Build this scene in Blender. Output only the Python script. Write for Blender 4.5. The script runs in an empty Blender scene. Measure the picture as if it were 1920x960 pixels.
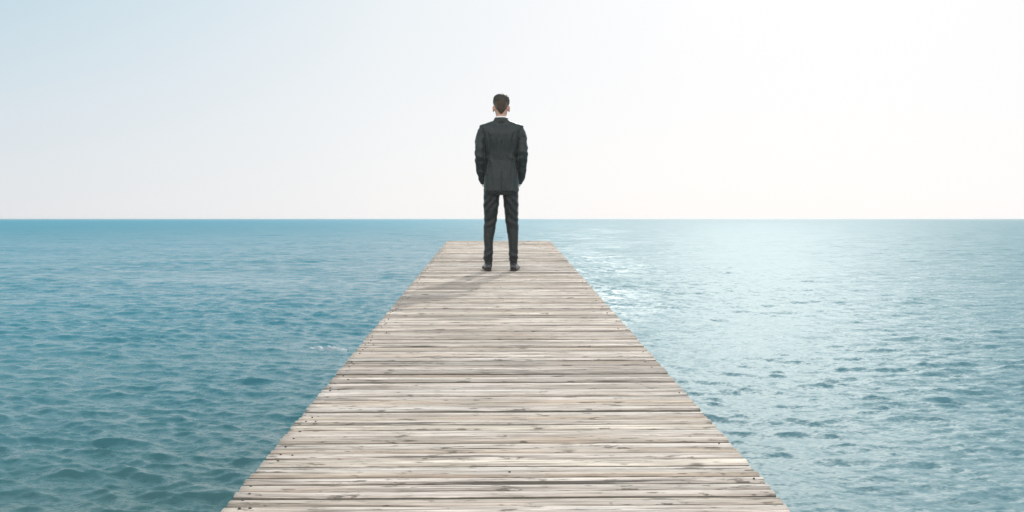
import bpy, bmesh, math, random
import numpy as np
from mathutils import Vector, Matrix, Euler, noise as mnoise

random.seed(7)
RNG = np.random.default_rng(7)
R = math.radians
scene = bpy.context.scene
COL = scene.collection

# ------------------------------------------------------------------ helpers
def tag(o, label=None, cat=None, group=None, kind=None):
    if label: o['label'] = label
    if cat: o['category'] = cat
    if group: o['group'] = group
    if kind: o['kind'] = kind
    return o

def link(name, me, mat=None, parent=None, smooth=True):
    o = bpy.data.objects.new(name, me)
    COL.objects.link(o)
    for m in (mat if isinstance(mat, (list, tuple)) else [mat] if mat else []):
        me.materials.append(m)
    if smooth:
        me.polygons.foreach_set('use_smooth', [True] * len(me.polygons))
    if parent: o.parent = parent
    return o

def mesh_from(name, verts, faces):
    me = bpy.data.meshes.new(name)
    me.from_pydata([tuple(v) for v in verts], [], faces)
    me.update()
    return me

class Nodes:
    def __init__(self, name):
        self.m = bpy.data.materials.new(name)
        self.m.use_nodes = True
        self.t = self.m.node_tree
        self.t.nodes.clear()
        self.out = self.n('ShaderNodeOutputMaterial')
        self.p = self.n('ShaderNodeBsdfPrincipled')
        self.l(self.p.outputs[0], self.out.inputs[0])
    def n(self, typ, **kw):
        nd = self.t.nodes.new(typ)
        for k, v in kw.items(): setattr(nd, k, v)
        return nd
    def l(self, a, b): self.t.links.new(a, b)
    def set(self, nd, i, v):
        if hasattr(v, 'is_linked') or isinstance(v, bpy.types.NodeSocket): self.l(v, nd.inputs[i])
        else: nd.inputs[i].default_value = v
    def math(self, op, a, b=0.0, c=None, clamp=False):
        nd = self.n('ShaderNodeMath', operation=op, use_clamp=clamp)
        self.set(nd, 0, a); self.set(nd, 1, b)
        if c is not None: self.set(nd, 2, c)
        return nd.outputs[0]
    def vmath(self, op, a, b=None, s=None):
        nd = self.n('ShaderNodeVectorMath', operation=op)
        self.set(nd, 0, a)
        if b is not None: self.set(nd, 1, b)
        if s is not None: self.set(nd, 'Scale', s)
        return nd.outputs[0]
    def noise(self, vec, scale, detail=4, rough=.55, out=0):
        nd = self.n('ShaderNodeTexNoise')
        self.l(vec, nd.inputs['Vector'])
        nd.inputs['Scale'].default_value = scale
        nd.inputs['Detail'].default_value = detail
        nd.inputs['Roughness'].default_value = rough
        return nd.outputs[out]
    def mapping(self, vec, scale=(1, 1, 1), rot=(0, 0, 0)):
        nd = self.n('ShaderNodeMapping')
        self.l(vec, nd.inputs['Vector'])
        nd.inputs['Scale'].default_value = scale
        nd.inputs['Rotation'].default_value = rot
        return nd.outputs[0]
    def ramp(self, fac, stops, interp='LINEAR'):
        nd = self.n('ShaderNodeValToRGB')
        nd.color_ramp.interpolation = interp
        els = nd.color_ramp.elements
        while len(els) < len(stops): els.new(.5)
        for e, (p, c) in zip(els, stops):
            e.position = p
            e.color = (c, c, c, 1) if isinstance(c, (int, float)) else (*c, 1)
        self.l(fac, nd.inputs[0])
        return nd.outputs[0]
    def mix(self, fac, a, b, blend='MIX'):
        nd = self.n('ShaderNodeMix', data_type='RGBA', blend_type=blend)
        self.set(nd, 0, fac)
        self.set(nd, 6, a if isinstance(a, bpy.types.NodeSocket) else (*a, 1))
        self.set(nd, 7, b if isinstance(b, bpy.types.NodeSocket) else (*b, 1))
        return nd.outputs[2]
    def attr(self, name):
        return self.n('ShaderNodeAttribute', attribute_name=name)
    def bump(self, h, strength=.3, dist=.01):
        nd = self.n('ShaderNodeBump')
        nd.inputs['Strength'].default_value = strength
        nd.inputs['Distance'].default_value = dist
        self.l(h, nd.inputs['Height'])
        self.l(nd.outputs[0], self.p.inputs['Normal'])
        return nd.outputs[0]

def simple_mat(name, col, rough=.6, spec=.5, bump_scale=None, bump_d=.002, var=.12):
    N = Nodes(name)
    tc = N.n('ShaderNodeTexCoord').outputs['Object']
    nz = N.noise(tc, bump_scale or 30, 4)
    c = N.mix(nz, tuple(x * (1 - var) for x in col), tuple(min(1, x * (1 + var)) for x in col))
    N.l(c, N.p.inputs['Base Color'])
    N.p.inputs['Roughness'].default_value = rough
    N.p.inputs['Specular IOR Level'].default_value = spec
    if bump_scale: N.bump(nz, .4, bump_d)
    return N.m

# ------------------------------------------------------------------ camera
F = 1867.0                       # focal length in pixels of the 1920 wide picture
H = 3.0                          # eye height over the water
PITCH = math.atan(70 / F)
cam_d = bpy.data.cameras.new('camera')
cam = bpy.data.objects.new('camera', cam_d)
COL.objects.link(cam)
cam_d.sensor_width = 36
cam_d.lens = 36 * F / 1920
cam_d.clip_start = .05
cam_d.clip_end = 100000
cam.location = (0, 0, H)
cam.rotation_euler = (math.pi / 2 - PITCH, 0, 0)
scene.camera = cam
CM = Euler(cam.rotation_euler).to_matrix()
CAMP = Vector((0, 0, H))
def ray(px, py):
    return (CM @ Vector(((px - 960) / F, (480 - py) / F, -1))).normalized()

# the deck climbs gently towards the sea: its plane vanishes at y = 340, its run at x = 932
run = ray(932, 340)
nrm = ray(2932, 340).cross(run).normalized()
if nrm.z < 0: nrm = -nrm
side = run.cross(nrm).normalized()
HD = .918                        # eye height over the deck
def on_deck(px, py):
    d = ray(px, py)
    return CAMP + d * (-HD / d.dot(nrm))
TL, TR, BL, BR = on_deck(838, 452), on_deck(1032, 452), on_deck(415, 960), on_deck(1485, 960)
DECK_O = (TL + TR) / 2
def dl(p): p = p - DECK_O; return p.dot(side), p.dot(run)
W_L = (dl(TL)[0] + dl(BL)[0]) / 2
W_R = (dl(TR)[0] + dl(BR)[0]) / 2
DECK_M = Matrix((side, run, nrm)).transposed().to_4x4()
DECK_M.translation = DECK_O
print('deck', DECK_O, W_L, W_R, dl(TL), dl(BL), dl(TR), dl(BR), 'tilt', math.degrees(math.asin(run.z)))

# ------------------------------------------------------------------ light
SUN_EL, SUN_AZ = R(31), R(14)    # azimuth to the right of the viewing direction (+Y)
SKY_BASE = [(0, (.765, .785, .815)), (.10, (.67, .75, .805)), (.26, (.45, .66, .76)), (.5, (.43, .63, .74)), (.9, (.30, .50, .64))]
VEIL = [(0, .95), (10, .94), (20, .84), (27, .71), (34, .46), (47, .05), (60, 0)]
REAR_FILL = (1.95, 1.84, 1.75)
AUREOLE = .08
HAZE_MIX = .97
w = bpy.data.worlds.new('World')
scene.world = w
w.use_nodes = True
wt = w.node_tree
wt.nodes.clear()
wo = wt.nodes.new('ShaderNodeOutputWorld')
bg = wt.nodes.new('ShaderNodeBackground')
sky = wt.nodes.new('ShaderNodeTexSky')
sky.sky_type = 'NISHITA'
sky.sun_disc = False
sky.sun_elevation = SUN_EL
sky.sun_rotation = SUN_AZ
sky.altitude = 0
sky.air_density = 1.0
sky.dust_density = 1.2
sky.ozone_density = 1.5
BG = .10
EXPO = 0.5
bg.inputs['Strength'].default_value = BG
def wn(typ, **kw):
    nd = wt.nodes.new(typ)
    for k_, v_ in kw.items(): setattr(nd, k_, v_)
    return nd
def wm(op, a_, b_=0.0, clamp=False):
    nd = wn('ShaderNodeMath', operation=op, use_clamp=clamp)
    for i_, v_ in enumerate((a_, b_)):
        if isinstance(v_, bpy.types.NodeSocket): wt.links.new(v_, nd.inputs[i_])
        else: nd.inputs[i_].default_value = v_
    return nd.outputs[0]
def wramp(fac, stops):
    nd = wn('ShaderNodeValToRGB')
    els = nd.color_ramp.elements
    while len(els) < len(stops): els.new(.5)
    for e, (p_, c_) in zip(els, stops):
        e.position = p_
        e.color = (c_, c_, c_, 1) if isinstance(c_, (int, float)) else (*c_, 1)
    wt.links.new(fac, nd.inputs[0])
    return nd.outputs[0]
def wmix(fac, a_, b_, blend='MIX'):
    nd = wn('ShaderNodeMix', data_type='RGBA', blend_type=blend)
    for i_, v_ in ((0, fac), (6, a_), (7, b_)):
        if isinstance(v_, bpy.types.NodeSocket): wt.links.new(v_, nd.inputs[i_])
        else: nd.inputs[i_].default_value = v_ if i_ == 0 else (*v_, 1)
    return nd.outputs[2]
gen = wn('ShaderNodeTexCoord').outputs['Generated']
sep = wn('ShaderNodeSeparateXYZ'); wt.links.new(gen, sep.inputs[0])
zc = sep.outputs[2]
# clear-sky part: pale lavender horizon, blue overhead
base = wramp(zc, SKY_BASE)
# thin bright veil of haze on the sun's side of the sky
flat = wn('ShaderNodeVectorMath', operation='MULTIPLY'); wt.links.new(gen, flat.inputs[0]); flat.inputs[1].default_value = (1, 1, 0)
fl = wn('ShaderNodeVectorMath', operation='NORMALIZE'); wt.links.new(flat.outputs[0], fl.inputs[0])
dt = wn('ShaderNodeVectorMath', operation='DOT_PRODUCT'); wt.links.new(fl.outputs[0], dt.inputs[0])
HAZ_AZ = R(20)
dt.inputs[1].default_value = (math.sin(HAZ_AZ), math.cos(HAZ_AZ), 0)
daz = wm('DIVIDE', wm('ARCCOSINE', wm('MINIMUM', dt.outputs['Value'], .99999)), math.pi)
veil = wramp(daz, [(x_ / 180, v_) for x_, v_ in VEIL])
fade = wramp(zc, [(.38, 1.0), (.85, .12)])
veil = wm('MULTIPLY', veil, fade)
wnz = wn('ShaderNodeTexNoise'); wt.links.new(gen, wnz.inputs['Vector'])
wnz.inputs['Scale'].default_value = 3.5; wnz.inputs['Detail'].default_value = 4
veil = wm('ADD', veil, wm('MULTIPLY', wm('SUBTRACT', wnz.outputs[0], .5), .10), clamp=True)
hazy = wmix(veil, base, (.945, .94, .945))
# added fill: unseen bright sky behind the camera, lifts deck and man
rear_fill = wramp(wm('MULTIPLY', wm('SUBTRACT', wm('MULTIPLY', sep.outputs[1], -1.0), wm('MULTIPLY', wm('SUBTRACT', wnz.outputs[0], .5), .8)), 1.0), [(.05, 0), (.5, 1)])
hazy = wmix(wm('MULTIPLY', rear_fill, .9), hazy, REAR_FILL)
# added glow near the sun, brightens the water on the right
ds = wn('ShaderNodeVectorMath', operation='DOT_PRODUCT'); wt.links.new(gen, ds.inputs[0])
GLOW_EL, GLOW_AZ = R(30), R(20)
ds.inputs[1].default_value = (math.sin(GLOW_AZ) * math.cos(GLOW_EL), math.cos(GLOW_AZ) * math.cos(GLOW_EL), math.sin(GLOW_EL))
aur = wm('POWER', wm('MAXIMUM', ds.outputs['Value'], 0.0), 30.0)
aur = wm('ADD', wm('MULTIPLY', aur, AUREOLE), wm('MULTIPLY', wm('POWER', wm('MAXIMUM', ds.outputs['Value'], 0.0), 6.0), .03))
hazy = wmix(aur, hazy, (1, .98, .95), 'ADD')
sc_ = 1 / (BG * 2 ** EXPO)
hazy = wmix(1.0, hazy, (sc_, sc_, sc_), 'MULTIPLY')
final = wmix(HAZE_MIX, sky.outputs[0], hazy)
wt.links.new(final, bg.inputs[0])
wt.links.new(bg.outputs[0], wo.inputs[0])

sd = bpy.data.lights.new('sun', 'SUN')
sd.energy = 2.0
sd.angle = R(.9)
sd.color = (1, .95, .87)
sun = bpy.data.objects.new('sun', sd)
COL.objects.link(sun)
sdir = Vector((math.sin(SUN_AZ) * math.cos(SUN_EL), math.cos(SUN_AZ) * math.cos(SUN_EL), math.sin(SUN_EL)))
sun.rotation_euler = sdir.to_track_quat('Z', 'Y').to_euler()
sun.location = (6, 20, 14)

vs = scene.view_settings
vs.view_transform = 'Standard'
vs.look = 'None'
vs.exposure = EXPO
vs.gamma = 1
vs.use_curve_mapping = False

# ------------------------------------------------------------------ sea
def build_sea():
    th_d = np.linspace(-36, 36, 1000)
    th_s = np.linspace(36, 324, 241)[1:-1]
    th = np.radians(np.concatenate([th_d, th_s]))
    dth = np.empty_like(th)
    dth[:1000] = R(72 / 999); dth[1000:] = R(1.2)
    r = [1.5]
    while r[-1] < 6.5: r.append(r[-1] * 1.03)
    while r[-1] < 420: r.append(r[-1] * 1.0032)
    while r[-1] < 20000: r.append(r[-1] * 1.05)
    r = np.array(r)
    dr = np.gradient(r)
    nr, nt = len(r), len(th)
    X = (r[:, None] * np.sin(th)[None]).astype(np.float32)
    Y = (r[:, None] * np.cos(th)[None]).astype(np.float32)
    SP = np.maximum(dr[:, None], r[:, None] * dth[None] * .7).astype(np.float32)
    Z = np.zeros_like(X); DX = np.zeros_like(X); DY = np.zeros_like(X); MS = np.zeros_like(X)
    n = 130
    lam = np.exp(np.linspace(math.log(.11), math.log(14), n)) * RNG.uniform(.94, 1.06, n)
    # gentle amplitude groups so that the chop is patchy
    G = .75 + .35 * np.sin(X * .21 + 1.3 + 1.5 * np.sin(Y * .13)) * np.sin(Y * .17 + .4 + np.sin(X * .11))
    for i in range(n):
        L = lam[i]
        wt_ = max(.10, math.exp(-.5 * ((math.log(L) - math.log(.33)) / 1.05) ** 2))
        s = .054 * wt_ * RNG.uniform(.6, 1.4)
        ang = R(-101) + R(27) * RNG.normal()
        if L > 4: ang = R(-97) + R(18) * RNG.normal()
        kx, ky = math.cos(ang), math.sin(ang)
        k = 2 * math.pi / L
        att = np.clip((L / SP - 1.7) / 1.8, 0, 1)
        MS += (1 - att * att) * s * s * .5
        if att.max() <= 0: continue
        ph = ((kx * X + ky * Y) * np.float32(k) + np.float32(RNG.uniform(0, 6.283))).astype(np.float32)
        a = (s / k) * att * (G if L < 4 else 1)
        Z += a * np.cos(ph)
        sn = a * np.sin(ph)
        DX -= .85 * kx * sn; DY -= .85 * ky * sn
    V = np.stack([X + DX, Y + DY, Z], -1).reshape(-1, 3)
    MS = np.sqrt(MS).reshape(-1)
    V = np.concatenate([V, [[0, 0, 0]]]).astype(np.float32)
    MS = np.concatenate([MS, [.1]]).astype(np.float32)
    idx = np.arange(nr * nt).reshape(nr, nt)
    a = idx[:-1]; b = np.roll(a, -1, 1); c = np.roll(idx[1:], -1, 1); d = idx[1:]
    quads = np.stack([a, d, c, b], -1).reshape(-1, 4)
    ctr = nr * nt
    tris = np.stack([idx[0], np.roll(idx[0], -1), np.full(nt, ctr)], -1)[:, ::-1]
    me = bpy.data.meshes.new('sea')
    me.vertices.add(len(V)); me.vertices.foreach_set('co', V.reshape(-1))
    loops = np.concatenate([quads.reshape(-1), tris.reshape(-1)])
    me.loops.add(len(loops)); me.loops.foreach_set('vertex_index', loops.astype(np.int32))
    ls = np.concatenate([np.arange(len(quads)) * 4, len(quads) * 4 + np.arange(len(tris)) * 3])
    me.polygons.add(len(ls)); me.polygons.foreach_set('loop_start', ls.astype(np.int32))
    me.polygons.foreach_set('use_smooth', np.ones(len(ls), bool))
    me.update(calc_edges=True)
    at = me.attributes.new('fine', 'FLOAT', 'POINT'); at.data.foreach_set('value', MS)
    if me.polygons[0].normal.z < 0: me.flip_normals()
    return me

def water_mat():
    N = Nodes('sea_water')
    geo = N.n('ShaderNodeNewGeometry')
    pos = geo.outputs['Position']
    fine = N.attr('fine').outputs['Fac']
    p1 = N.mapping(pos, (.55, 1, 1), (0, 0, R(8)))
    v1 = N.noise(p1, 2.6, 6, .6, 1)
    v2 = N.noise(N.mapping(pos, (.6, 1, 1), (0, 0, R(-12))), 11, 3, .55, 1)
    a1 = N.vmath('SUBTRACT', v1, (.5, .5, .5))
    a2 = N.vmath('SUBTRACT', v2, (.5, .5, .5))
    patch = N.ramp(N.noise(N.mapping(pos, (.25, 1, 1)), .07, 4), [(.3, .7), (.7, 1.2)])
    amp = N.math('MULTIPLY', N.math('MULTIPLY', N.math('ADD', fine, .04), 2.4), patch)
    off = N.vmath('ADD', N.vmath('SCALE', a1, s=amp), N.vmath('SCALE', a2, s=.65))
    v3 = N.noise(N.mapping(pos, (.5, 1, 1), (0, 0, R(15))), 34, 2, .5, 1)
    off = N.vmath('ADD', off, N.vmath('SCALE', N.vmath('SUBTRACT', v3, (.5, .5, .5)), s=.55))
    v4 = N.noise(N.mapping(pos, (.4, 1, 1), (0, 0, R(4))), .55, 6, .62, 1)
    lf = N.ramp(N.math('DIVIDE', N.math('LOGARITHM', N.vmath('LENGTH', pos).node.outputs['Value'], 10.0), 5.0), [(.28, .1), (.42, 1)])
    off = N.vmath('ADD', off, N.vmath('SCALE', N.vmath('SUBTRACT', v4, (.5, .5, .5)), s=N.math('MULTIPLY', lf, .75)))
    off = N.vmath('MULTIPLY', off, (1, 1, 0))
    nn = N.vmath('NORMALIZE', N.vmath('ADD', geo.outputs['Normal'], off))
    N.l(nn, N.p.inputs['Normal'])
    col = N.mix(N.ramp(N.noise(pos, .12, 3), [(.35, 0), (.65, 1)]), (.048, .125, .134), (.060, .135, .130))
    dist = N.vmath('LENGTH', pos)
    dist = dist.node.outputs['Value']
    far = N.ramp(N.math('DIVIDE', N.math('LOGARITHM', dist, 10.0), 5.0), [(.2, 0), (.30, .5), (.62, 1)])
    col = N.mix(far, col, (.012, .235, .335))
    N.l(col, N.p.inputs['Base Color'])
    # rougher water right of the pier spreads the sun glint, the left is smoother
    sx = N.n('ShaderNodeSeparateXYZ'); N.l(pos, sx.inputs[0])
    bear = N.math('DIVIDE', sx.outputs[0], N.math('ADD', N.math('ABSOLUTE', sx.outputs[1]), 6.0))
    bear = N.math('ADD', bear, N.math('MULTIPLY', N.math('SUBTRACT', N.noise(pos, .06, 3), .5), .25))
    right_mask = N.ramp(N.math('ADD', bear, .5), [(.42, 0), (.62, 1)])
    ld = N.math('DIVIDE', N.math('LOGARITHM', dist, 10.0), 5.0)
    r_calm = N.ramp(ld, [(.22, .21), (.34, .18), (.42, .27), (.50, .42), (.62, .58)])
    r_right = N.ramp(ld, [(.22, .52), (.38, .57), (.62, .63)])
    N.l(N.math('ADD', r_calm, N.math('MULTIPLY', right_mask, N.math('SUBTRACT', r_right, r_calm))), N.p.inputs['Roughness'])
    col = N.mix(N.math('MULTIPLY', right_mask, .8), col, (.115, .232, .272))  # paler base colour painted in for sky reflection lost on the right
    N.l(col, N.p.inputs['Base Color'])
    N.p.inputs['IOR'].default_value = 1.33
    N.l(N.math('SUBTRACT', .5, N.math("MULTIPLY", right_mask, .35)), N.p.inputs['Specular IOR Level'])
    return N.m

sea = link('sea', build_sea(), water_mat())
tag(sea, 'rippled teal open sea reaching the horizon', 'sea', kind='structure')

# ------------------------------------------------------------------ pier
def wood_mat():
    N = Nodes('weathered_wood')
    tc = N.n('ShaderNodeTexCoord').outputs['Object']
    pid = N.attr('plank').outputs['Fac']
    comb = N.n('ShaderNodeCombineXYZ')
    N.l(N.math('MULTIPLY', pid, 37.0), comb.inputs[2])
    N.l(N.math('MULTIPLY', pid, 11.0), comb.inputs[0])
    pp = N.vmath('ADD', tc, comb.outputs[0])
    grain = N.noise(N.mapping(pp, (2.2, 70, 1)), 1.6, 7, .62)
    fineg = N.noise(N.mapping(pp, (7, 260, 1)), 1.5, 4, .6)
    blot = N.noise(N.mapping(pp, (1.6, 9, 1)), 1.3, 5, .6)
    tint = N.ramp(pid, [(0, (0.618, 0.537, 0.472)), (.14, (0.794, 0.714, 0.660)), (.30, (0.460, 0.414, 0.383)), (.44, (0.770, 0.700, 0.645)),
                        (.58, (0.657, 0.553, 0.466)), (.68, (0.748, 0.687, 0.643)), (.8, (0.850, 0.765, 0.675)), (.88, (0.477, 0.427, 0.391)), (1, (0.725, 0.665, 0.621))], 'CONSTANT')
    base = N.mix(N.ramp(grain, [(.30, 0), (.68, 1)]), (.40, .375, .34), (1.34, 1.32, 1.29), )
    c = N.mix(1.0, tint, base, 'MULTIPLY')
    c = N.mix(N.math('MULTIPLY', N.ramp(blot, [(.42, 0), (.72, 1)]), .45), c, (.30, .255, .21))
    wear = N.ramp(N.noise(N.mapping(tc, (1.6, .7, 1)), 1.0, 4, .6), [(.44, 0), (.66, 1)])
    c = N.mix(N.math('MULTIPLY', wear, .30), c, (.36, .31, .255))
    # warm unweathered patches on some boards
    warm = N.math('MULTIPLY', N.ramp(N.noise(N.mapping(pp, (.8, 5, 1)), 1.1, 3), [(.55, 0), (.7, 1)]), .35)
    c = N.mix(warm, c, (.50, .33, .21))
    # bleached silver patches
    pale = N.math('MULTIPLY', N.ramp(N.noise(N.mapping(pp, (1.1, 14, 2)), 1.7, 4), [(.55, 0), (.75, 1)]), .6)
    c = N.mix(pale, c, (.62, .59, .56))
    # long cracks along the grain
    ck = N.noise(N.mapping(pp, (1.3, 55, 1)), 1.0, 5, .55)
    crack = N.ramp(ck, [(.33, 1), (.385, 0)])
    c = N.mix(N.math('MULTIPLY', crack, .85), c, (.07, .065, .055))
    sp = N.ramp(N.noise(N.mapping(pp, (.55, 34, 1)), 1.0, 2, .4), [(.475, 0), (.493, 1), (.507, 1), (.525, 0)])
    sp = N.math('MULTIPLY', sp, N.ramp(N.noise(N.mapping(pp, (1.2, 8, 1)), 1.0, 2), [(.5, 0), (.6, 1)]))
    c = N.mix(N.math('MULTIPLY', sp, .6), c, (.13, .11, .09))
    # knots and rot spots
    vor = N.n('ShaderNodeTexVoronoi')
    N.l(N.mapping(pp, (2.6, 9, 1)), vor.inputs['Vector'])
    vor.inputs['Scale'].default_value = 1.5
    wob = N.math('ADD', vor.outputs['Distance'], N.math('MULTIPLY', N.math('SUBTRACT', fineg, .5), .25))
    knot = N.ramp(wob, [(.07, 1), (.15, 0)])
    c = N.mix(N.math('MULTIPLY', knot, .75), c, (.10, .085, .065))
    rot = N.ramp(N.noise(N.mapping(pp, (7, 40, 1)), 1.6, 5, .65), [(.60, 0), (.66, 1)])
    c = N.mix(N.math('MULTIPLY', rot, .7), c, (.12, .11, .095))
    c = N.mix(N.math('MULTIPLY', N.math('SUBTRACT', fineg, .5, clamp=True), 1.4), c, (.16, .145, .125))
    N.l(c, N.p.inputs['Base Color'])
    N.p.inputs['Roughness'].default_value = .82
    N.p.inputs['Specular IOR Level'].default_value = .25
    h = N.math('ADD', N.math('MULTIPLY', grain, 1.0), N.math('MULTIPLY', fineg, .45))
    h = N.math('SUBTRACT', h, N.math('MULTIPLY', N.math('MAXIMUM', crack, rot), .8))
    N.bump(h, .9, .005)
    return N.m

wood = wood_mat()
side_m = simple_mat('gap_shade_board_edge', (.12, .115, .095), .85, bump_scale=40, bump_d=.003, var=.5)  # gap shade painted as a dark tone on board sides and bevels
nail_m = simple_mat('rusty_nail', (.045, .038, .032), .6)
post_m = simple_mat('wet_post_wood', (.17, .14, .11), .8, bump_scale=12, bump_d=.01, var=.35)

pier = bpy.data.objects.new('pier', None)
COL.objects.link(pier)
pier.matrix_world = DECK_M
tag(pier, 'weathered grey wooden plank pier running out over the sea', 'pier')

def build_deck():
    V, Fc, pidv, mats = [], [], [], []
    prof0 = [(-.48, -.036), (-.5, -.012), (-.46, -.0055), (-.37, -.0018), (-.2, .0006), (0, .0012), (.2, .0006), (.37, -.0018), (.46, -.0055), (.5, -.012), (.48, -.036)]
    u = 0.0
    k = 0
    NS = 44
    rnd = random.Random(11)
    edge = dl(on_deck(940, 490))[1]         # the open joint in front of the man's toes
    done = False
    while u > -20.0:
        wdt = rnd.uniform(.048, .072)
        gap = rnd.choice((.004, .006, .009, .011, .014))
        if rnd.random() < .12: gap = .019
        z0 = rnd.uniform(-.0045, .0045); til = rnd.uniform(-.035, .035)
        if not done and u - wdt < edge:
            z0 = -.004; gap = .016; done = True
        x0 = W_L + rnd.uniform(-.0015, .0015); x1 = W_R + rnd.uniform(-.0015, .0015)
        uc = u - wdt / 2
        pv = rnd.random()
        b0 = len(V)
        bend = rnd.uniform(-.004, .004)
        for i in range(NS + 1):
            f = i / NS
            x = x0 + (x1 - x0) * f
            for j, (a, z) in enumerate(prof0):
                n1 = mnoise.noise(Vector((x * 2.2, k * 5.3, 1.7 if a < 0 else 9.1)))
                n2 = mnoise.noise(Vector((x * 9, k * 3.1, 4.0 if a < 0 else 7.7)))
                e = abs(a) * 2
                yy = uc + a * wdt + math.copysign(1, a) * e ** 4 * (n1 * .0035 + n2 * .0025) + bend * math.sin(f * math.pi) * .5
                zz = z + z0 + til * a * wdt + .0016 * mnoise.noise(Vector((x * 1.3, k * 2.7, a * 2)))
                if e > .9 and z > -.02: zz += -.0018 * abs(n2) * 2
                V.append((x, yy, zz)); pidv.append(pv)
        m = len(prof0)
        for i in range(NS):
            for j in range(m):
                a = b0 + i * m + j; b = b0 + i * m + (j + 1) % m
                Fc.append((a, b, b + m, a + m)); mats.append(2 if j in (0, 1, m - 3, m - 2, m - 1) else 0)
        Fc.append(tuple(b0 + j for j in range(m))[::-1]); mats.append(0)
        Fc.append(tuple(b0 + NS * m + j for j in range(m))); mats.append(0)
        # nails
        spots = []
        if rnd.random() < .65: spots.append(x0 + rnd.uniform(.028, .05))
        if rnd.random() < .2: spots.append(x0 + rnd.uniform(.07, .1))
        if rnd.random() < .25: spots.append(x1 - rnd.uniform(.03, .07))
        if rnd.random() < .04: spots.append((x0 + x1) / 2 + rnd.uniform(-.03, .03))
        for x in spots:
            yn = uc + rnd.uniform(-.2, .2) * wdt
            rr = rnd.uniform(.0026, .0042)
            zt = z0 + .0042
            b1 = len(V)
            for (rad, z) in ((rr, zt - .008), (rr, zt - .001), (rr * .7, zt)):
                for q in range(8):
                    V.append((x + rad * 1.2 * math.cos(q * math.pi / 4), yn + rad * math.sin(q * math.pi / 4), z)); pidv.append(0)
            for lv in range(2):
                for q in range(8):
                    a = b1 + lv * 8 + q; b = b1 + lv * 8 + (q + 1) % 8
                    Fc.append((a, b, b + 8, a + 8)); mats.append(1)
            Fc.append(tuple(b1 + 16 + q for q in range(8))); mats.append(1)
        u -= wdt + gap
        k += 1
    me = mesh_from('deck', V, Fc)
    at = me.attributes.new('plank', 'FLOAT', 'POINT'); at.data.foreach_set('value', pidv)
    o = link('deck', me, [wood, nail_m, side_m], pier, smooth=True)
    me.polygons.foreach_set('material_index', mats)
    bm = bmesh.new(); bm.from_mesh(me); bmesh.ops.recalc_face_normals(bm, faces=bm.faces); bm.to_mesh(me); bm.free()
    return o, k

deck, NPL = build_deck()
print('planks', NPL)

def box_mesh(name, sx, sy, sz, seg=1, bev=.006):
    bm = bmesh.new()
    bmesh.ops.create_cube(bm, size=1)
    bmesh.ops.scale(bm, vec=(sx, sy, sz), verts=bm.verts)
    bmesh.ops.bevel(bm, geom=list(bm.edges), offset=bev, segments=2, affect='EDGES')
    me = bpy.data.meshes.new(name); bm.to_mesh(me); bm.free()
    return me

DECK_LEN = 20.0
st_me = box_mesh('stringer', .09, DECK_LEN - .1, .20)
for q, fx in enumerate((.2, .5, .8)):
    if q == 0: o = link('stringer', st_me, post_m, pier, smooth=False)
    else: o = o.copy(); COL.objects.link(o)
    o.location = (W_L + (W_R - W_L) * fx, -DECK_LEN / 2, -.136)
cb_me = box_mesh('cross_beam', (W_R - W_L) - .22, .14, .16)
pl_me = None
first_p = None
for q in range(6):
    y = -.6 - q * 3.6
    if q == 0: cb = link('cross_beam', cb_me, post_m, pier, smooth=False)
    else: cb = cb.copy(); COL.objects.link(cb)
    cb.location = ((W_L + W_R) / 2, y, -.320)
    for fx in (.2, .8):
        if first_p is None:
            V, Fc = [], []
            for i in range(13):
                z = -.404 - i * .42
                rad = .105 + .004 * mnoise.noise(Vector((i * .7, 3, 1)))
                for j in range(16):
                    an = j * math.pi / 8
                    rr = rad * (1 + .04 * mnoise.noise(Vector((math.cos(an), math.sin(an), i * .3))))
                    V.append((rr * math.cos(an), rr * math.sin(an), z))
            for i in range(12):
                for j in range(16):
                    Fc.append((i * 16 + j, i * 16 + 16 + j, i * 16 + 16 + (j + 1) % 16, i * 16 + (j + 1) % 16))
            Fc.append(tuple(range(16))); Fc.append(tuple(range(192, 208))[::-1])
            first_p = pl = link('piling', mesh_from('piling', V, Fc), post_m, pier)
        else:
            pl = first_p.copy(); COL.objects.link(pl)
        pl.location = (W_L + (W_R - W_L) * fx, y, 0)

# ------------------------------------------------------------------ the man
def loft(bm, rings, n=28, cap=True):
    """rings: (centre, axis_u, axis_v, exponent) - closed tube through super-ellipse sections"""
    rows = []
    for c, au, av, e in rings:
        row = []
        for i in range(n):
            t = 2 * math.pi * i / n
            cu, su = math.cos(t), math.sin(t)
            p = Vector(c) + Vector(au) * math.copysign(abs(cu) ** (2 / e), cu) + Vector(av) * math.copysign(abs(su) ** (2 / e), su)
            row.append(bm.verts.new(p))
        rows.append(row)
    for a, b in zip(rows, rows[1:]):
        for i in range(n):
            bm.faces.new((a[i], a[(i + 1) % n], b[(i + 1) % n], b[i]))
    if cap:
        bm.faces.new(rows[0][::-1]); bm.faces.new(rows[-1])

def hring(z, hw, yb, yf, x=0.0, e=2.3):
    """horizontal section: half width, rear y, front y"""
    return ((x, (yb + yf) / 2, z), (hw, 0, 0), (0, (yf - yb) / 2, 0), e)

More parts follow.
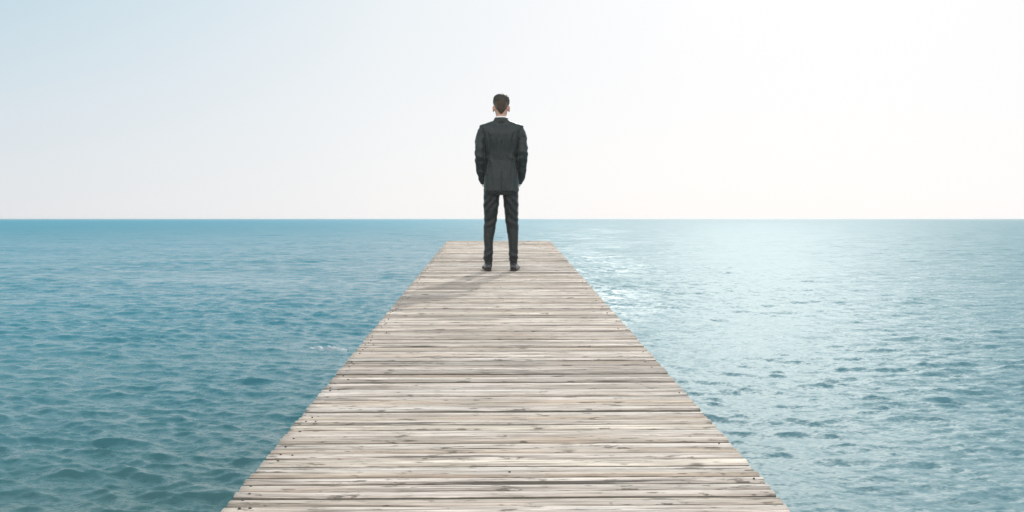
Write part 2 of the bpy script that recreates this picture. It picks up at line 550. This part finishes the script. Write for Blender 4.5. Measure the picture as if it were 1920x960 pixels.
def limb(bm, pts, n=20, e=2.0, sub=4):
    """tube along a smooth path; pts = (point, radius) or (point, radius_x, radius_other)"""
    P = [(Vector(p[0]), p[1], p[2] if len(p) > 2 else p[1]) for p in pts]
    out = []
    for i in range(len(P) - 1):
        p0, p1, p2, p3 = P[max(0, i - 1)], P[i], P[i + 1], P[min(len(P) - 1, i + 2)]
        for s in range(sub):
            t = s / sub
            def cr(a, b, c, d):
                return .5 * ((2 * b) + (c - a) * t + (2 * a - 5 * b + 4 * c - d) * t * t + (3 * b - a - 3 * c + d) * t ** 3)
            out.append((cr(p0[0], p1[0], p2[0], p3[0]), cr(p0[1], p1[1], p2[1], p3[1]), cr(p0[2], p1[2], p2[2], p3[2])))
    out.append(P[-1])
    rings = []
    for i, (p, ra, rb) in enumerate(out):
        t = (out[min(i + 1, len(out) - 1)][0] - out[max(i - 1, 0)][0]).normalized()
        ux = Vector((1, 0, 0)); ux = (ux - t * ux.dot(t))
        if ux.length < .2: ux = Vector((0, 1, 0)) - t * t.y
        ux.normalize()
        uy = t.cross(ux)
        rings.append((p, ux * ra, uy * rb, e))
    loft(bm, rings, n)

def ball(bm, c, r, seg=16):
    m = Matrix.Translation(c) @ Matrix.Diagonal((*r, 1))
    bmesh.ops.create_uvsphere(bm, u_segments=seg, v_segments=seg // 2 + 2, radius=1, matrix=m)

def fuse(name, bm, voxel=.006, smooth=3, fac=.5):
    """one continuous skin out of overlapping volumes"""
    bmesh.ops.recalc_face_normals(bm, faces=bm.faces)
    me = bpy.data.meshes.new('tmp'); bm.to_mesh(me); bm.free()
    ob = bpy.data.objects.new('tmp', me); COL.objects.link(ob)
    r = ob.modifiers.new('r', 'REMESH'); r.mode = 'VOXEL'; r.voxel_size = voxel
    if smooth:
        s = ob.modifiers.new('s', 'SMOOTH'); s.factor = fac; s.iterations = smooth
    dg = bpy.context.evaluated_depsgraph_get()
    res = bpy.data.meshes.new_from_object(ob.evaluated_get(dg))
    bpy.data.objects.remove(ob); bpy.data.meshes.remove(me)
    res.name = name
    return res

def displace(me, fn):
    me.update()
    nv = [v.normal.copy() for v in me.vertices]
    for v, n_ in zip(me.vertices, nv):
        d = fn(v.co, n_)
        if d: v.co += n_ * d
    me.update()

def sstep(a, b, x):
    t = max(0., min(1., (x - a) / (b - a))); return t * t * (3 - 2 * t)

K = 1.80 / 330                       # metres per photo pixel where he stands
HEAD = [(1.50, .056, -.060, .040), (1.555, .052, -.060, .048), (1.582, .053, -.064, .075), (1.60, .057, -.070, .088), (1.625, .063, -.080, .095),
        (1.65, .068, -.090, .097), (1.69, .0725, -.099, .098), (1.73, .0745, -.101, .098), (1.76, .068, -.092, .086),
        (1.778, .054, -.074, .066), (1.788, .034, -.050, .042), (1.792, .012, -.02, .016)]

bb = bmesh.new()
loft(bb, [hring(z, hw, yb, yf, e=2.15) for z, hw, yb, yf in HEAD], 32)
limb(bb, [((0, .094, 1.675), .006), ((0, .110, 1.655), .009), ((0, .120, 1.641), .012), ((0, .100, 1.632), .010)], 10)      # nose
limb(bb, [((-.045, .074, 1.694), .007), ((-.02, .096, 1.697), .008), ((.02, .096, 1.697), .008), ((.045, .074, 1.694), .007)], 8)   # brow
limb(bb, [((-.022, .088, 1.611), .005), ((0, .098, 1.614), .0075), ((.022, .088, 1.611), .005)], 8)                        # lips
limb(bb, [((-.02, .078, 1.585), .012), ((0, .084, 1.583), .014), ((.02, .078, 1.585), .012)], 8)                           # chin
for s in (-1, 1):
    ball(bb, (s * .079, -.008, 1.650), (.010, .021, .033))            # ear
    ball(bb, (s * .083, -.016, 1.658), (.007, .014, .024))
# trunk and limbs, slim enough to stay inside the clothes
loft(bb, [hring(z, hw, yb, yf) for z, hw, yb, yf in [(.78, .13, -.085, .075), (.90, .145, -.095, .085), (1.02, .135, -.085, .085),
      (1.12, .13, -.08, .085), (1.28, .145, -.09, .095), (1.38, .16, -.085, .09), (1.44, .165, -.065, .065), (1.48, .10, -.05, .05), (1.53, .05, -.055, .04)]], 28)
ARM = lambda s: [((s * .165, 0, 1.435), .046), ((s * .205, -.012, 1.33), .042), ((s * .221, -.050, 1.19), .037), ((s * .211, .004, 1.04), .034), ((s * .173, .044, .915), .026)]
for s in (-1, 1):
    limb(bb, ARM(s), 18)
    # hand, slid into the pocket: palm, four unequal bent fingers, thumb off the side of the palm
    limb(bb, [((s * .173, .044, .915), .026, .018), ((s * .154, .050, .87), .016, .036), ((s * .143, .052, .825), .015, .038)], 14)
    for q, (off, ln) in enumerate(((-.030, .070), (-.010, .080), (.010, .075), (.030, .058))):
        b0 = Vector((s * .143, .052 + off, .83))
        limb(bb, [(b0, .0088), (b0 + Vector((-s * .006, .004, -ln * .5)), .0083), (b0 + Vector((-s * .020, .006, -ln * .85)), .0072), (b0 + Vector((-s * .030, .006, -ln)), .006)], 10)
    limb(bb, [((s * .156, .074, .875), .011), ((s * .148, .096, .845), .010), ((s * .138, .098, .815), .0075)], 10)
    sx = -.1325 if s < 0 else .118
    limb(bb, [((s * .085, -.005, .86), .075), ((s * .098, 0, .70), .066), ((s * .108, .008, .54), .05), ((sx, 0, .32), .042), ((sx, -.004, .12), .032), ((sx, .01, .06), .034)], 18)
    a = R(6) * s
    hx = sx + s * .002
    limb(bb, [((hx, -.01, .05), .03), ((hx + math.sin(a) * .10, -.01 + math.cos(a) * .10, .042), .033, .026), ((hx + math.sin(a) * .20, -.01 + math.cos(a) * .20, .030), .030, .016)], 14)
body_me = fuse('person', bb, .0042, 3)

def skin_mat():
    N = Nodes('skin')
    tc = N.n('ShaderNodeTexCoord').outputs['Object']
    c = N.mix(N.noise(tc, 22, 4), (.58, .34, .25), (.68, .43, .33))
    N.l(c, N.p.inputs['Base Color'])
    N.p.inputs['Roughness'].default_value = .5
    N.p.inputs['Subsurface Weight'].default_value = .25
    N.p.inputs['Subsurface Radius'].default_value = (.012, .005, .003)
    N.p.inputs['Subsurface Scale'].default_value = 1.0
    return N.m

def suit_mat(name, col):
    N = Nodes(name)
    tc = N.n('ShaderNodeTexCoord').outputs['Object']
    weave = N.noise(N.mapping(tc, (900, 900, 260)), 1, 2)
    big = N.noise(tc, 9, 4)
    c = N.mix(big, tuple(x * .82 for x in col), tuple(x * 1.15 for x in col))
    c = N.mix(N.math('MULTIPLY', weave, .12), c, tuple(x * 1.9 for x in col))
    N.l(c, N.p.inputs['Base Color'])
    N.p.inputs['Roughness'].default_value = .52
    N.p.inputs['Specular IOR Level'].default_value = .45
    N.p.inputs['Sheen Weight'].default_value = .4
    N.p.inputs['Sheen Roughness'].default_value = .4
    N.bump(N.noise(N.mapping(tc, (30, 30, 18)), 1, 4), .35, .004)
    return N.m

SUIT = (.0135, .0215, .0222)
suit = suit_mat('grey_suit_cloth', SUIT)
trs_m = suit_mat('grey_trouser_cloth', tuple(x * .62 for x in SUIT))
shirt_m = simple_mat('white_shirt_cotton', (.80, .80, .80), .7)
shoe_m = simple_mat('polished_black_leather', (.030, .029, .030), .22, .6)
sole_m = simple_mat('black_rubber', (.018, .018, .018), .6)
tie_m = simple_mat('dark_blue_silk', (.02, .03, .07), .4)

FEET = on_deck(940, 508)
person = link('person', body_me, skin_mat())
person.location = FEET + Vector((0, 0, .004))
person.rotation_euler = (0, 0, 0)
tag(person, 'man with short brown hair in a dark grey suit, hands in his pockets', 'person')

# --- jacket
jb = bmesh.new()
loft(jb, [hring(z, hw, yb, yf, x=.001, e=e) for z, hw, yb, yf, e in [
    (.810, .181, -.128, .122, 2.6), (.87, .179, -.126, .12, 2.5), (.95, .174, -.122, .118, 2.5), (1.04, .168, -.113, .113, 2.5), (1.13, .165, -.108, .112, 2.5),
    (1.22, .168, -.114, .118, 2.5), (1.32, .178, -.124, .122, 2.5), (1.40, .200, -.122, .112, 2.6), (1.445, .222, -.108, .092, 2.8), (1.474, .229, -.092, .074, 3.0),
    (1.486, .222, -.084, .066, 2.8), (1.498, .182, -.082, .062, 2.5), (1.512, .135, -.080, .058, 2.4), (1.528, .095, -.079, .056, 2.3), (1.545, .070, -.076, .054, 2.2), (1.556, .062, -.072, .05, 2.2)]], 40)
SLEEVE = lambda s: [((s * .176, -.004, 1.445), .050, .060), ((s * .196, -.012, 1.40), .056, .066), ((s * .211, -.024, 1.31), .054, .062), ((s * .2195, -.050, 1.20), .051, .057),
                    ((s * .216, -.018, 1.09), .050, .054), ((s * .203, .020, .98), .046, .049), ((s * .174, .044, .900), .040, .044)]
for s in (-1, 1): limb(jb, SLEEVE(s), 24)
jk_me = fuse('jacket', jb, .0045, 4)

def jfold(co, n):
    x, y, z = co
    d = 0
    ax = abs(x)
    # how much of the point belongs to a sleeve
    slv = sstep(.160, .185, ax) * (1 - sstep(1.40, 1.46, z))
    v = Vector((x, y, z))
    if slv > 0:
        s = 1 if x > 0 else -1
        ph = z * 62 + s * y * 26 + 2.2 * mnoise.noise(v * 9) + ax * 18 * s
        amp = .0050 * (.45 + .9 * math.exp(-((z - 1.19) / .10) ** 2) + .35 * math.exp(-((z - .98) / .08) ** 2))
        d += slv * (amp * math.sin(ph) * (.55 + .9 * mnoise.noise(v * 7 + Vector((4, 0, 0)))) + .007 * mnoise.noise(Vector((x * 10, y * 10, z * 17))) + .004 * mnoise.noise(Vector((x * 26, y * 26, z * 38))))
    t = (1 - slv)
    if y < .03:
        # soft vertical drape, V pull under the collar, seam and vent in the middle of the back
        d += t * .0055 * mnoise.noise(Vector((x * 19, y * 4, z * 3.2 + 3)))
        d += t * .0035 * mnoise.noise(Vector((x * 34, 2, z * 6.5)))
        for xs, sl in ((-.012, .22), (.020, -.20), (.055, -.34), (-.06, .36)):
            xx = x - xs - sl * (1.48 - z) * .35
            d += t * .0045 * math.exp(-(xx / .010) ** 2) * sstep(1.28, 1.36, z) * (1 - sstep(1.46, 1.50, z)) * (1 if xs < .03 and xs > -.03 else .8)
            d -= t * .0040 * math.exp(-((xx - .022) / .010) ** 2) * sstep(1.26, 1.36, z) * (1 - sstep(1.46, 1.50, z))
        d -= t * .0028 * math.exp(-(x / .004) ** 2) * sstep(1.0, 1.02, z) * (1 - sstep(1.49, 1.52, z))
        if z < 1.03: d -= t * .010 * math.exp(-((x - .004) / .0045) ** 2) * (1 - sstep(.98, 1.03, z)) - t * .003 * math.exp(-((x + .012) / .008) ** 2) * (1 - sstep(.98, 1.03, z))
        # side folds by the arms
        for sx in (-1, 1):
            d -= t * .010 * math.exp(-((x - sx * .135 + sx * .02 * math.sin(z * 11)) / .010) ** 2) * sstep(.92, 1.05, z) * (1 - sstep(1.36, 1.42, z))
            d += t * .005 * math.exp(-((x - sx * .112 + sx * .03 * math.sin(z * 8)) / .014) ** 2) * sstep(.9, 1.0, z) * (1 - sstep(1.34, 1.40, z))
        d += t * .004 * math.sin(z * 55 + x * 22 + 3 * mnoise.noise(v * 6)) * math.exp(-((z - 1.14) / .07) ** 2) * sstep(.04, .13, ax)
        # shoulder blades
        d += t * .006 * (math.exp(-((ax - .085) / .05) ** 2 - ((z - 1.36) / .08) ** 2))
    # sharp shoulder seam ring
    d -= .004 * math.exp(-((ax - .200 - (1.48 - z) * -.12) / .006) ** 2) * sstep(1.36, 1.40, z) * (1 - sstep(1.47, 1.485, z))
    d += .0014 * mnoise.noise(v * 45)
    return d
displace(jk_me, jfold)
jacket = link('jacket', jk_me, suit, person)
# collar fold round the neck
def band(bm, zs, n=48, gap=0.0, e=2.1):
    """collar wall: list of (z, hw, yb, yf) going up the outside and down the inside; gap = opening at the front in radians"""
    rows = []
    for z, hw, yb, yf, *tl in zs:
        row = []
        for i in range(n + 1):
            t = math.pi / 2 + gap + (2 * math.pi - 2 * gap) * i / n
            cu, su = math.cos(t), math.sin(t)
            c = (yb + yf) / 2
            yy = c + (yf - yb) / 2 * math.copysign(abs(su) ** (2 / e), su)
            zz = z - (tl[0] if tl else 0) * max(0, su)
            row.append(bm.verts.new((hw * math.copysign(abs(cu) ** (2 / e), cu), yy, zz)))
        rows.append(row)
    rows.append(rows[0])
    for a, b in zip(rows, rows[1:]):
        for i in range(n):
            bm.faces.new((a[i], a[i + 1], b[i + 1], b[i]))
    bm.faces.new([r[0] for r in rows[:-1]]); bm.faces.new([r[-1] for r in rows[:-1]][::-1])
    bmesh.ops.recalc_face_normals(bm, faces=bm.faces)
cb_ = bmesh.new()
band(cb_, [(1.506, .103, -.0835, .050, .04), (1.520, .091, -.084, .054, .035), (1.540, .077, -.083, .055, .03), (1.556, .070, -.083, .054, .03), (1.561, .066, -.079, .052, .03), (1.552, .061, -.073, .05, .03), (1.50, .061, -.07, .048, .03)], gap=R(28))
me = bpy.data.meshes.new('collar'); cb_.to_mesh(me); cb_.free()
link('collar', me, suit, jacket)
def flat_panel(name, poly, thick, mat, parent, depth):
    """thin cloth panel on the chest: outline in (x, z), depth(x, z) gives the y of the cloth"""
    bm = bmesh.new()
    f = [bm.verts.new((x, 0, z)) for x, z in poly]
    fc = bm.faces.new(f)
    bmesh.ops.triangulate(bm, faces=[fc])
    for _ in range(3): bmesh.ops.subdivide_edges(bm, edges=list(bm.edges), cuts=1, use_grid_fill=True)
    for v in bm.verts: v.co.y = depth(v.co.x, v.co.z)
    g = bmesh.ops.extrude_face_region(bm, geom=list(bm.faces))
    for v in [q for q in g['geom'] if isinstance(q, bmesh.types.BMVert)]: v.co.y += thick
    bmesh.ops.recalc_face_normals(bm, faces=bm.faces)
    m = bpy.data.meshes.new(name); bm.to_mesh(m); bm.free()
    return link(name, m, mat, parent)
def chest(x, z):
    z = max(1.0, min(1.53, z))
    pts = [(1.0, .115), (1.13, .112), (1.22, .118), (1.32, .122), (1.40, .112), (1.445, .092), (1.474, .074), (1.53, .056)]
    for (z0, y0), (z1, y1) in zip(pts, pts[1:]):
        if z <= z1:
            f = y0 + (y1 - y0) * (z - z0) / (z1 - z0); break
    return f * (max(0, 1 - (abs(x) / .21) ** 2.5)) ** .4
shirt = None
sb = bmesh.new()
band(sb, [(1.530, .068, -.075, .056, .02), (1.556, .063, -.072, .055, .015), (1.572, .0585, -.068, .054, .012), (1.574, .056, -.066, .052, .012), (1.545, .055, -.064, .05, .012)], gap=R(4))
me = bpy.data.meshes.new('shirt'); sb.to_mesh(me); sb.free()
shirt = link('shirt', me, shirt_m, person)
flat_panel('shirt_front', [(-.062, 1.54), (.062, 1.54), (.040, 1.40), (0, 1.17), (-.040, 1.40)], .004, shirt_m, shirt, lambda x, z: chest(x, z) + .003)
flat_panel('tie', [(-.016, 1.552), (.016, 1.552), (.012, 1.515), (.030, 1.27), (0, 1.19), (-.030, 1.27), (-.012, 1.515)], .005, tie_m, person, lambda x, z: chest(x, z) + .009)
for s in (-1, 1):
    pl_ = [(s * .056, 1.545), (s * .095, 1.50), (s * .105, 1.40), (s * .088, 1.385), (s * .010, 1.145), (s * .004, 1.165), (s * .045, 1.40)]
    flat_panel('lapel', pl_ if s < 0 else pl_[::-1], .005, suit, jacket, lambda x, z: chest(x, z) + .007)
    # white cuff between sleeve and pocket
    cu = bmesh.new()
    limb(cu, [((s * .175, .044, .905), .034, .038), ((s * .166, .046, .866), .027, .034)], 20)
    me = bpy.data.meshes.new('shirt_cuff'); cu.to_mesh(me); cu.free()
    link('shirt_cuff', me, shirt_m, shirt)
for z in (1.12, 1.02):
    bt = bmesh.new(); ball(bt, (0, chest(0, z) + .006, z), (.010, .004, .010), 12)
    me = bpy.data.meshes.new('button'); bt.to_mesh(me); bt.free()
    link('button', me, sole_m, jacket)

# --- trousers
tb = bmesh.new()
loft(tb, [hring(z, hw, yb, yf, x=-.002, e=2.5) for z, hw, yb, yf in [(1.0, .150, -.095, .095), (.93, .158, -.100, .100), (.86, .168, -.108, .104), (.80, .174, -.108, .102), (.775, .175, -.104, .098)]], 36)
LEG = {-1: [(-.098, .84, .082, .098), (-.101, .72, .080, .090), (-.107, .62, .0755, .082), (-.1115, .53, .068, .074), (-.122, .42, .059, .067), (-.1305, .32, .0515, .064), (-.1295, .22, .0460, .060), (-.135, .15, .0500, .061), (-.1325, .09, .0415, .058), (-.1305, .030, .033, .066)],
       1: [(.096, .84, .080, .098), (.099, .72, .078, .090), (.104, .62, .0735, .082), (.108, .53, .068, .074), (.115, .42, .0605, .067), (.1235, .32, .0525, .064), (.1265, .22, .0480, .060), (.124, .15, .0490, .061), (.122, .09, .0420, .058), (.1215, .030, .033, .066)]}
for s in (-1, 1):
    limb(tb, [((x, .004 + .012 * math.exp(-((z - .5) / .2) ** 2) + (.012 if z < .1 else 0), z), rx, ry) for x, z, rx, ry in LEG[s]], 24, 2.2)
tr_me = fuse('trousers', tb, .0045, 3)
def tfold(co, n):
    x, y, z = co
    s = 1 if x > 0 else -1
    v = Vector(co)
    d = .0045 * mnoise.noise(Vector((x * 14, y * 14, z * 6))) + .0016 * mnoise.noise(v * 40)
    lx = x - (-.125 if s < 0 else .117)
    # creases at the back of the knee and the break over the shoe
    d += .0030 * math.sin(z * 70 + s * lx * 40 + 3 * mnoise.noise(v * 7)) * math.exp(-((z - .50) / .09) ** 2)
    d += .0040 * math.sin(z * 88 + s * lx * 55 + 2.5 * mnoise.noise(v * 9)) * math.exp(-((z - .155) / .055) ** 2)
    # diagonal pulls below the seat
    if y < .02:
        d += .0032 * math.sin((z * .9 + s * lx * 1.1) * 78 + 2.5 * mnoise.noise(v * 5)) * math.exp(-((z - .68) / .09) ** 2)
        d -= .004 * math.exp(-(lx / .006) ** 2) * 0 + .0035 * math.exp(-((lx + .004 * s) / .005) ** 2) * -1 * (1 - sstep(.60, .70, z)) * sstep(.02, .06, z)
    return d
displace(tr_me, tfold)
link('trousers', tr_me, trs_m, person)

# --- shoes
SL = math.asin(run.z)
def shoe(s):
    sx = -.1305 if s < 0 else .1215
    a = -R(6) * s
    secs = [(0.0, .020, .050, .030), (.012, .028, .064, .045), (.045, .031, .080, .05), (.09, .037, .088, .05), (.13, .040, .080, .048), (.17, .046, .064, .044), (.21, .049, .052, .036), (.245, .046, .046, .03), (.275, .034, .040, .024), (.292, .014, .030, .02)]
    bm = bmesh.new()
    rows = []
    for yy, hw, h, _ in secs:
        row = []
        for i in range(16):
            t = i / 15
            an = math.pi * t
            row.append(bm.verts.new((hw * math.copysign(abs(math.cos(an)) ** .8, math.cos(an)), yy, .020 + (h - .020) * math.sin(an) ** .75)))
        rows.append(row)
    for p, q in zip(rows, rows[1:]):
        for i in range(15): bm.faces.new((p[i], p[i + 1], q[i + 1], q[i]))
        bm.faces.new((p[0], q[0], q[-1], p[-1]))
    bm.faces.new(rows[0]); bm.faces.new(rows[-1][::-1])
    bmesh.ops.recalc_face_normals(bm, faces=bm.faces)
    m = bpy.data.meshes.new('shoe'); bm.to_mesh(m); bm.free()
    o = link('shoe', m, shoe_m, person)
    o.location = (sx, -.068, 0)
    o.rotation_euler = (SL, 0, a)
    def slab(z0, z1, y0, y1, grow):
        bm = bmesh.new()
        out = []
        ys = [y0 + (y1 - y0) * i / 12 for i in range(13)]
        def wd(y):
            for (p, hw, *_), (q, hw2, *_) in zip(secs, secs[1:]):
                if y <= q: return hw + (hw2 - hw) * (y - p) / (q - p)
            return secs[-1][1]
        L = [(-wd(y) - grow, y) for y in ys] + [(wd(y) + grow, y) for y in ys[::-1]]
        lo = [bm.verts.new((x, y, z0)) for x, y in L]; hi = [bm.verts.new((x, y, z1)) for x, y in L]
        n = len(L)
        for i in range(n): bm.faces.new((lo[i], lo[(i + 1) % n], hi[(i + 1) % n], hi[i]))
        bm.faces.new(lo[::-1]); bm.faces.new(hi)
        bmesh.ops.recalc_face_normals(bm, faces=bm.faces)
        return bm
    for nm, bm in (('sole', slab(.010, .022, 0, .29, .003)), ('heel', slab(-.002, .0105, 0.001, .075, .002)), ):
        m = bpy.data.meshes.new(nm); bm.to_mesh(m); bm.free()
        link(nm, m, sole_m, o, smooth=False)
for s in (-1, 1): shoe(s)

# --- hair: a cap grown from the skull, short at the nape and sides, fuller on top
def hair():
    def skull(z, th):
        z = min(z, 1.7915)
        for a, b in zip(HEAD, HEAD[1:]):
            if z <= b[0]:
                f = (z - a[0]) / (b[0] - a[0]); break
        hw = a[1] + (b[1] - a[1]) * f; yb = a[2] + (b[2] - a[2]) * f; yf = a[3] + (b[3] - a[3]) * f
        c, s = math.cos(th), math.sin(th)
        e = 2 / 2.15
        return Vector((hw * math.copysign(abs(c) ** e, c), (yb + yf) / 2 + (yf - yb) / 2 * math.copysign(abs(s) ** e, s), z))
    def low(th):
        # th = -pi/2 is the nape
        b = abs(math.degrees(math.atan2(math.sin(th + math.pi / 2), math.cos(th + math.pi / 2))))
        pts = [(0, 1.592), (18, 1.606), (34, 1.632), (52, 1.648), (66, 1.682), (88, 1.692), (100, 1.668), (112, 1.690), (130, 1.738), (180, 1.752)]
        for (a, za), (c, zc_) in zip(pts, pts[1:]):
            if b <= c: return za + (zc_ - za) * (b - a) / (c - a)
    NT, NZ = 120, 44
    V, Fc, fd = [], [], []
    for i in range(NT):
        th = 2 * math.pi * i / NT
        zl = low(th)
        for j in range(NZ + 1):
            f = j / NZ
            z = zl + (1.791 - zl) * math.sin(f * math.pi / 2) ** .9
            p = skull(z, th)
            full = sstep(1.672, 1.735, z)
            th_ = .0015 + .003 * sstep(0, .12, f) + .0082 * full
            dirn = Vector((p.x, p.y * .9, max(0, (p.z - 1.69)) * 1.1))
            if dirn.length < 1e-4: dirn = Vector((0, 0, 1))
            dirn.normalize()
            if z > 1.775: dirn = (dirn + Vector((0, 0, (z - 1.775) * 60))).normalized()
            nz = mnoise.noise(Vector((p.x * 160, p.y * 160, p.z * 45))) * .0028 * (.25 + full) + mnoise.noise(p * 42) * .0028 * full
            V.append(p + dirn * (th_ + nz)); fd.append(max(full, .75 * (1 - sstep(22, 50, abs(math.degrees(math.atan2(math.sin(th + math.pi / 2), math.cos(th + math.pi / 2))))))))
    for i in range(NT):
        for j in range(NZ):
            a = i * (NZ + 1) + j; b = ((i + 1) % NT) * (NZ + 1) + j
            Fc.append((a, b, b + 1, a + 1))
    m = mesh_from('hair', V, Fc)
    at = m.attributes.new('full', 'FLOAT', 'POINT'); at.data.foreach_set('value', fd)
    N = Nodes('brown_hair')
    tc = N.n('ShaderNodeTexCoord').outputs['Object']
    st = N.noise(N.mapping(tc, (520, 520, 70)), 1, 3)
    dark = N.mix(st, (.014, .011, .007), (.050, .037, .023))
    short = N.mix(st, (.11, .075, .055), (.25, .17, .13))
    c = N.mix(N.attr('full').outputs['Fac'], short, dark)
    N.l(c, N.p.inputs['Base Color'])
    N.p.inputs['Roughness'].default_value = .55
    N.bump(st, .8, .003)
    o = link('hair', m, N.m, person)
    sm = o.modifiers.new('thick', 'SOLIDIFY'); sm.thickness = .004; sm.offset = -1
    return o
hair()
# eyes
white_m = simple_mat('eye_white', (.75, .72, .70), .25)
iris_m = simple_mat('brown_iris', (.06, .035, .02), .2)
for s in (-1, 1):
    e = bmesh.new(); ball(e, (s * .030, .080, 1.675), (.0125, .0125, .0125), 16)
    me = bpy.data.meshes.new('eye'); e.to_mesh(me); e.free()
    eo = link('eye', me, white_m, person)
    e = bmesh.new(); ball(e, (s * .030, .0905, 1.675), (.0055, .0035, .0055), 12)
    me = bpy.data.meshes.new('iris'); e.to_mesh(me); e.free()
    link('iris', me, iris_m, eo)

# ------------------------------------------------------------------ broken water
def at_sea(px, py):
    d = ray(px, py)
    return CAMP + d * (-H / d.z)

def whitecap():
    """a little breaking crest: a ragged low ridge of broken water"""
    c = at_sea(613, 656)
    V, Fc = [], []
    NX, NY = 46, 14
    for i in range(NX + 1):
        u = i / NX
        x = (u - .5) * 1.0
        env = (math.sin(math.pi * u) ** .6)
        hh = .055 * env * (.55 + .45 * math.exp(-((u - .62) / .16) ** 2) + .5 * mnoise.noise(Vector((u * 9, 2, 5))))
        for j in range(NY + 1):
            v = j / NY
            y = (v - .5) * .55 * (.35 + .65 * env) + .16 * math.sin(u * 4.2 + .5) + .05 * mnoise.noise(Vector((u * 7, 4, 1)))
            prof = math.sin(math.pi * v) ** 1.4
            z = -.035 + hh * prof + .022 * mnoise.noise(Vector((x * 9, y * 14, 3))) * prof + .03 * prof
            V.append((x, y, z))
    for i in range(NX):
        for j in range(NY):
            a = i * (NY + 1) + j
            Fc.append((a, a + NY + 1, a + NY + 2, a + 1))
    N = Nodes('broken_water')
    tc = N.n('ShaderNodeTexCoord').outputs['Object']
    nz = N.noise(N.mapping(tc, (1, 2, 1)), 9, 5)
    N.l(N.mix(N.ramp(nz, [(.42, 0), (.58, 1)]), (.15, .27, .30), (.33, .36, .39)), N.p.inputs['Base Color'])
    N.p.inputs['Roughness'].default_value = .5
    N.bump(nz, .6, .02)
    o = link('sea_foam', mesh_from('sea_foam', V, Fc), N.m)
    o.location = (c.x, c.y, 0.03)
    tag(o, 'small pale crest of broken water left of the pier', 'sea foam', kind='stuff')
whitecap()


# ------------------------------------------------------------------ sea haze
def haze():
    me = box_mesh('haze', 44000, 44000, 9.0, bev=.01)
    m = bpy.data.materials.new('sea_haze'); m.use_nodes = True
    t = m.node_tree; t.nodes.clear()
    o_ = t.nodes.new('ShaderNodeOutputMaterial'); v = t.nodes.new('ShaderNodeVolumePrincipled')
    v.inputs['Color'].default_value = (.95, .96, .97, 1)
    v.inputs['Density'].default_value = HAZE_D
    v.inputs['Anisotropy'].default_value = .45
    t.links.new(v.outputs[0], o_.inputs['Volume'])
    o = link('haze', me, m, smooth=False)
    o.location = (0, 0, 2.5)
    tag(o, 'thin pale sea haze over the water', 'haze', kind='stuff')
HAZE_D = 0.9e-4
haze()
